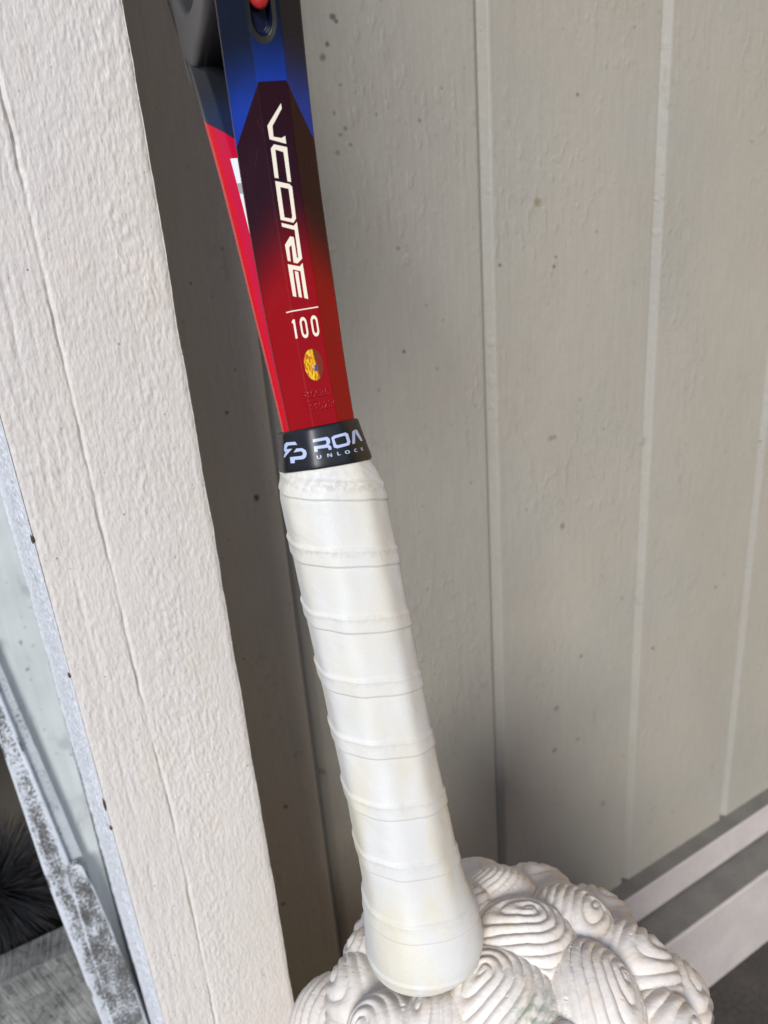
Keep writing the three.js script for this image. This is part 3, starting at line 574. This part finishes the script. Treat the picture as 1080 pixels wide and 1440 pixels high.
  function paint(near) {
    const c = document.createElement('canvas'); c.width = pw; c.height = phh; const x = c.getContext('2d');
    const img = x.createImageData(pw, phh), D = img.data;
    const blend = (a, b, t) => [mix(a[0], b[0], t), mix(a[1], b[1], t), mix(a[2], b[2], t)];
    const RED = [144, 2, 8], MAR = [38, 6, 16], BLU = [22, 54, 146], NAV = [13, 19, 34], GRY = [27, 30, 34];
    for (let j = 0; j < phh; j++) {
      const s = 195 + (1 - (j + 0.5) / phh) * 200;
      for (let i = 0; i < pw; i++) {
        const u = i / pw, m = (u - 0.5) * PER, am = Math.abs(m), inner = am > 4.4 + 9.01 + (near ? 3.3 : -0.6);          // m: mm round the profile from the outer flat's middle
        let col;
        if (!inner) {
          const zc = Math.min(12, am < 4.4 ? am : 4.4 + (am - 4.4) * 0.83);
          const edge = am < 4.0 ? 302.2 : 302.2 - (zc - 4.0) * 1.72;
          if (s > edge) col = blend(BLU, NAV, sstep(300 - (am > 4.4 ? 5 : 0), am > 4.4 ? 315 : 319, s + 2 * (noise(i * 0.02, j * 0.02) - 0.5)));
          else { const mid = 264 - 0.9 * Math.max(0, zc - 3); col = blend(RED, MAR, sstep(mid - 16, mid + 15, s)); }
        } else {
          const z = m > 0 ? (PER / 2 - m) : -(PER / 2 + m);                                             // mm from the inner middle, sign of z
          const edge = 304 + 1.0 * (Math.abs(z) - 4);
          if (s < edge) col = Math.abs(z) > 11.3 ? [196, 8, 24] : blend([186, 16, 54], [178, 14, 48], noise(i * 0.01, j * 0.004));  // inner reds: sky reflection and bright lit edge painted into the colour
          else col = blend([28, 38, 64], GRY, sstep(312, 326, s));
        }
        if (near && am < 4.3) { const q = Math.hypot((m - 0.75) / 3.0, s < 316.6 ? (s - 316.6) / 4.3 : s > 330 ? (s - 330) / 4.3 : 0); if (q < 0.98) col = [16, 22, 44]; else if (q < 1.36) col = [44, 41, 34]; }
        const k = (j * pw + i) * 4; D[k] = col[0]; D[k + 1] = col[1]; D[k + 2] = col[2]; D[k + 3] = 255;
      }
    }
    x.putImageData(img, 0, 0);
    const X = (z) => (0.5 + z / PER) * pw, Y = (s) => (1 - (s - 195) / 200) * phh;
    if (near) {
      x.fillStyle = '#efe6cf';
      const P = (L, h) => poly(x, L.map(([s, z]) => [z, s]), X, Y, h && h.map(([s, z]) => [z, s]));
      P([[296.9, -1.7], [295.6, -1.8], [291.5, 1.6], [288.9, 1.7], [288.4, -0.6], [288.9, -1.8], [286.8, -1.8], [288.3, 3.0], [291.7, 3.1]]);
      P([[287.0, 1.9], [286.0, -1.9], [276.8, -1.7], [277.1, -0.6], [284.8, -0.6], [285.6, 1.7], [278.1, 1.9], [278.4, 3.1], [286.0, 3.0]]);
      P([[277.6, 3.1], [276.4, -1.1], [275.6, -1.8], [266.9, -1.6], [265.8, -0.6], [267.0, 3.2]], [[275.8, 1.8], [275.1, -0.6], [267.7, -0.5], [267.0, -0.2], [267.6, 1.9]]);
      P([[266.2, 3.1], [265.0, -0.5], [266.0, -1.7], [255.5, -1.6], [254.3, 0.1], [254.7, 1.3], [259.7, 1.1], [259.1, 1.9], [255.1, 2.1], [255.4, 3.0], [260.0, 3.1], [262.2, 1.1], [261.9, 0.0], [256.0, 0.0], [255.9, -0.4], [263.8, -0.6], [265.1, 3.1]]);
      P([[254.5, 3.2], [253.4, -0.4], [254.3, -1.5], [243.6, -1.5], [244.1, -0.3], [252.0, -0.4], [252.8, 1.9], [244.7, 2.1], [245.1, 3.2]]);
      P([[252.3, 1.4], [251.9, 0.3], [244.3, 0.4], [244.6, 1.4]]);
      P([[240.95, 6.3], [241.1, -4.3], [240.7, -4.3], [240.55, 6.3]]);
      P([[237.8, 5.0], [238.3, 4.4], [238.3, 3.9], [232.5, 4.0], [232.5, 4.7], [237.2, 4.6], [237.2, 5.0]]);
      x.strokeStyle = '#efe6cf'; x.lineWidth = 0.62 * pw / PER;
      for (const zc of [1.35, -2.25]) { x.beginPath(); x.roundRect(X(zc - 0.85), Y(238.1), X(zc + 0.85) - X(zc - 0.85), Y(232.7) - Y(238.1), 0.8 * pw / PER); x.stroke(); }
    }
    for (let k = 0; k < 46; k++) {                              // hairline scuffs and specks of dust
      const a = rnd() * pw, b = rnd() * phh, l = 6 + 40 * rnd() * rnd(), q = (rnd() - 0.5) * 1.6;
      x.strokeStyle = 'rgba(205,195,190,' + (0.10 + 0.22 * rnd()).toFixed(2) + ')'; x.lineWidth = 1 + rnd(); x.beginPath();
      if (k % 2) { x.moveTo(a, b); x.quadraticCurveTo(a + l * q * 0.6, b + l * 0.5, a + l * q, b + l); } else { x.moveTo(a, b); x.lineTo(a + 1.5, b + 1.5); }
      x.stroke();
    }
    const t = new THREE.CanvasTexture(c); t.colorSpace = THREE.SRGBColorSpace; return t;
  }
  // the number pressed into the lacquer near the collar
  const bc = document.createElement('canvas'); bc.width = pw; bc.height = phh; const bctx = bc.getContext('2d');
  bctx.fillStyle = '#808080'; bctx.fillRect(0, 0, pw, phh); bctx.fillStyle = '#d8d8d8';
  const nX = (z) => (0.5 + z / PER) * pw, nY = (s) => (1 - (s - 195) / 200) * phh;
  const flipText = (ctx, str, z, s, hmm) => { ctx.save(); ctx.translate(nX(z), nY(s)); ctx.scale(-1 * 1.25, 0.76); ctx.font = 'bold ' + Math.round(hmm * 1.35 * 13) + 'px sans-serif'; ctx.textAlign = 'center'; ctx.textBaseline = 'middle'; ctx.fillText(str, 0, 0); ctx.restore(); };
  flipText(bctx, '540636H', 0.4, 214.6, 2.4); flipText(bctx, '7119230', 0.2, 210.6, 2.4);
  bctx.fillRect(nX(1.5), nY(212.6), nX(5.6) - nX(1.5), 3);
  const bumpT = new THREE.CanvasTexture(bc);
  const smudge = dataTex(512, 512, (u, v, o) => { o[0] = 0.78 + 0.35 * (fbm(u * 9, v * 22, 181, 4) - 0.5) + 0.14 * (noise(u * 120, v * 160, 183) - 0.5); }, false, 1);
  const paintMat = (near) => new THREE.MeshPhysicalMaterial({ map: paint(near), bumpMap: near ? bumpT : null, bumpScale: 0.00025, roughness: 0.33, roughnessMap: smudge, specularIntensity: 0.6 });
  const nearArm = mesh('frame_arm', armGeo(1), paintMat(true), racket, 'near arm of the frame printed with lettering, blue fading to maroon and red');
  const farArm = mesh('frame_arm', armGeo(-1), paintMat(false), racket, 'far arm of the frame, dark blue above glossy red');
  // red grommet in the near arm's slot
  const gm = new THREE.SphereGeometry(1, 28, 20); gm.scale(0.0022, 0.0042, 0.0030); gm.translate(lerpTable(XC, 0.3235) + 0.0042, 0.3225, 0.00075);
  mesh('grommet', gm, std({ color: lin(0.42, 0.02, 0.02), roughness: 0.4 }), nearArm);
  // hologram sticker
  const hc = document.createElement('canvas'); hc.width = 128; hc.height = 192; const hx = hc.getContext('2d');
  hx.fillStyle = '#c87808'; hx.fillRect(0, 0, 128, 192);
  for (let i = 0; i < 260; i++) { const a = rnd() * 78, b = rnd() * 192; hx.fillStyle = ['#ffcc18', '#f6a40c', '#d86a06', '#ffe23a'][Math.floor(rnd() * 4)]; hx.fillRect(a * 0.9, b, 3 + rnd() * 8, 6 + rnd() * 30); }
  hx.fillStyle = '#8a3416'; hx.beginPath(); hx.moveTo(70, 0); hx.lineTo(128, 0); hx.lineTo(128, 192); hx.lineTo(92, 192); hx.lineTo(82, 110); hx.fill();
  hx.fillStyle = '#5a5480'; hx.beginPath(); hx.ellipse(76, 118, 13, 22, 0.2, 0, 7); hx.fill();
  hx.fillStyle = '#ffc9a0'; for (let i = 0; i < 9; i++) hx.fillRect(42 + rnd() * 26, 96 + rnd() * 26, 7, 5);
  const hTex = new THREE.CanvasTexture(hc); hTex.colorSpace = THREE.SRGBColorSpace;
  const ell = new THREE.CircleGeometry(1, 40);                  // decal lies 0.12 mm proud of the outer flat
  { const p = ell.attributes.position; for (let i = 0; i < p.count; i++) { const a = p.getX(i), b = p.getY(i), s = 0.2243 + b * 0.0051, z = 0.0003 - a * 0.0031; const e = 0.0002; const k = (lerpTable(XC, s + e) - lerpTable(XC, s - e)) / (2 * e), n = 1 / Math.hypot(1, k); p.setXYZ(i, lerpTable(XC, s) + n * 0.00612, s - k * n * 0.00612, z); } ell.computeVertexNormals(); }
  mesh('hologram_sticker', ell, new THREE.MeshPhysicalMaterial({ map: hTex, roughness: 0.3, metalness: 0.35, side: THREE.DoubleSide }), nearArm, 'oval gold hologram sticker');
  // white sticker on the inner face of the far arm
  const stG = grid(12, 24, (i, j, p) => {
    const s = mix(0.2685, 0.2958, j / 24), z = mix(-6.5, 7.8, i / 12), e = 0.0002, k = (lerpTable(XC, s + e) - lerpTable(XC, s - e)) / (2 * e), n = 1 / Math.hypot(1, k), o = -0.00562;
    p.set(-(lerpTable(XC, s) + n * o), s - k * n * o, z * 0.001);
  }, (i, j) => [i / 12, j / 24]);
  const stTex = dataTex(64, 128, (u, v, o) => { const k = v > 0.55 && v < 0.68 && u > 0.2 ? 0.62 : 0.9; o[0] = k * 0.97; o[1] = k; o[2] = k * 1.01; }, true);
  mesh('price_sticker', stG, std({ map: stTex, roughness: 0.35, side: THREE.DoubleSide }), farArm, 'white paper sticker on the red inner face');

  // ---- throat bridge
  const NB = 60, MB = 36;
  const bridgeGeo = grid(MB, NB, (i, j, p) => {
    const t = j / NB * 2 - 1, x = 0.043 * t, s0 = 0.3395 + x * x / 0.27 + 0.003 * Math.pow(Math.abs(t), 6), fl = 1 + 2.4 * Math.pow(Math.abs(t), 4);
    const a = i / MB * 2 * Math.PI, hs = 0.0062 * fl, hz = 0.0108 + 0.0013 * Math.pow(Math.abs(t), 2);
    const ex = (c) => Math.sign(c) * Math.pow(Math.abs(c), 0.4);
    p.set(x, s0 + hs * ex(Math.sin(a)), hz * ex(Math.cos(a)));
  }, (i, j) => [i / MB, j / NB], true, true);
  const brC = document.createElement('canvas'); brC.width = 512; brC.height = 512; const b2 = brC.getContext('2d');
  b2.fillStyle = '#1b1e22'; b2.fillRect(0, 0, 512, 512);
  const brTex = new THREE.CanvasTexture(brC); brTex.colorSpace = THREE.SRGBColorSpace;
  mesh('throat_bridge', bridgeGeo, new THREE.MeshPhysicalMaterial({ map: brTex, roughness: 0.45, clearcoat: 0.3, clearcoatRoughness: 0.4 }), racket, 'charcoal throat bridge between the two arms');

  // ---- strings
  const str = [];
  const halfW = (s) => s < 0.3395 + 0.006 ? 0 : s < 0.345 ? 0.03 : lerpTable([...XC, [0.668, 0.045], [0.677, 0.02]], s) - 0.006;
  for (let k = -8; k <= 8; k += 1) {
    const x = k * 0.0125; let s0 = 0.345 + x * x / 0.27, s1 = 0.675;
    while (s0 < 0.6 && halfW(s0) < Math.abs(x)) s0 += 0.002; while (s1 > 0.5 && halfW(s1) < Math.abs(x)) s1 -= 0.002;
    const c = new THREE.CylinderGeometry(0.00065, 0.00065, s1 - s0, 6); c.translate(x, (s0 + s1) / 2, (k % 2 ? 1 : -1) * 0.0005); str.push(c);
  }
  for (let k = 0; k < 19; k++) { const s = 0.372 + k * 0.0158, h = halfW(s); const c = new THREE.CylinderGeometry(0.00065, 0.00065, 2 * h, 6); c.rotateZ(Math.PI / 2); c.translate(0, s, 0); str.push(c); }
  const sm = mesh('strings', mergeGeometries(str), std({ color: lin(0.6, 0.6, 0.55), roughness: 0.4 }), racket); sm.userData.kind = 'stuff';
}

renderer.render(scene, camera);
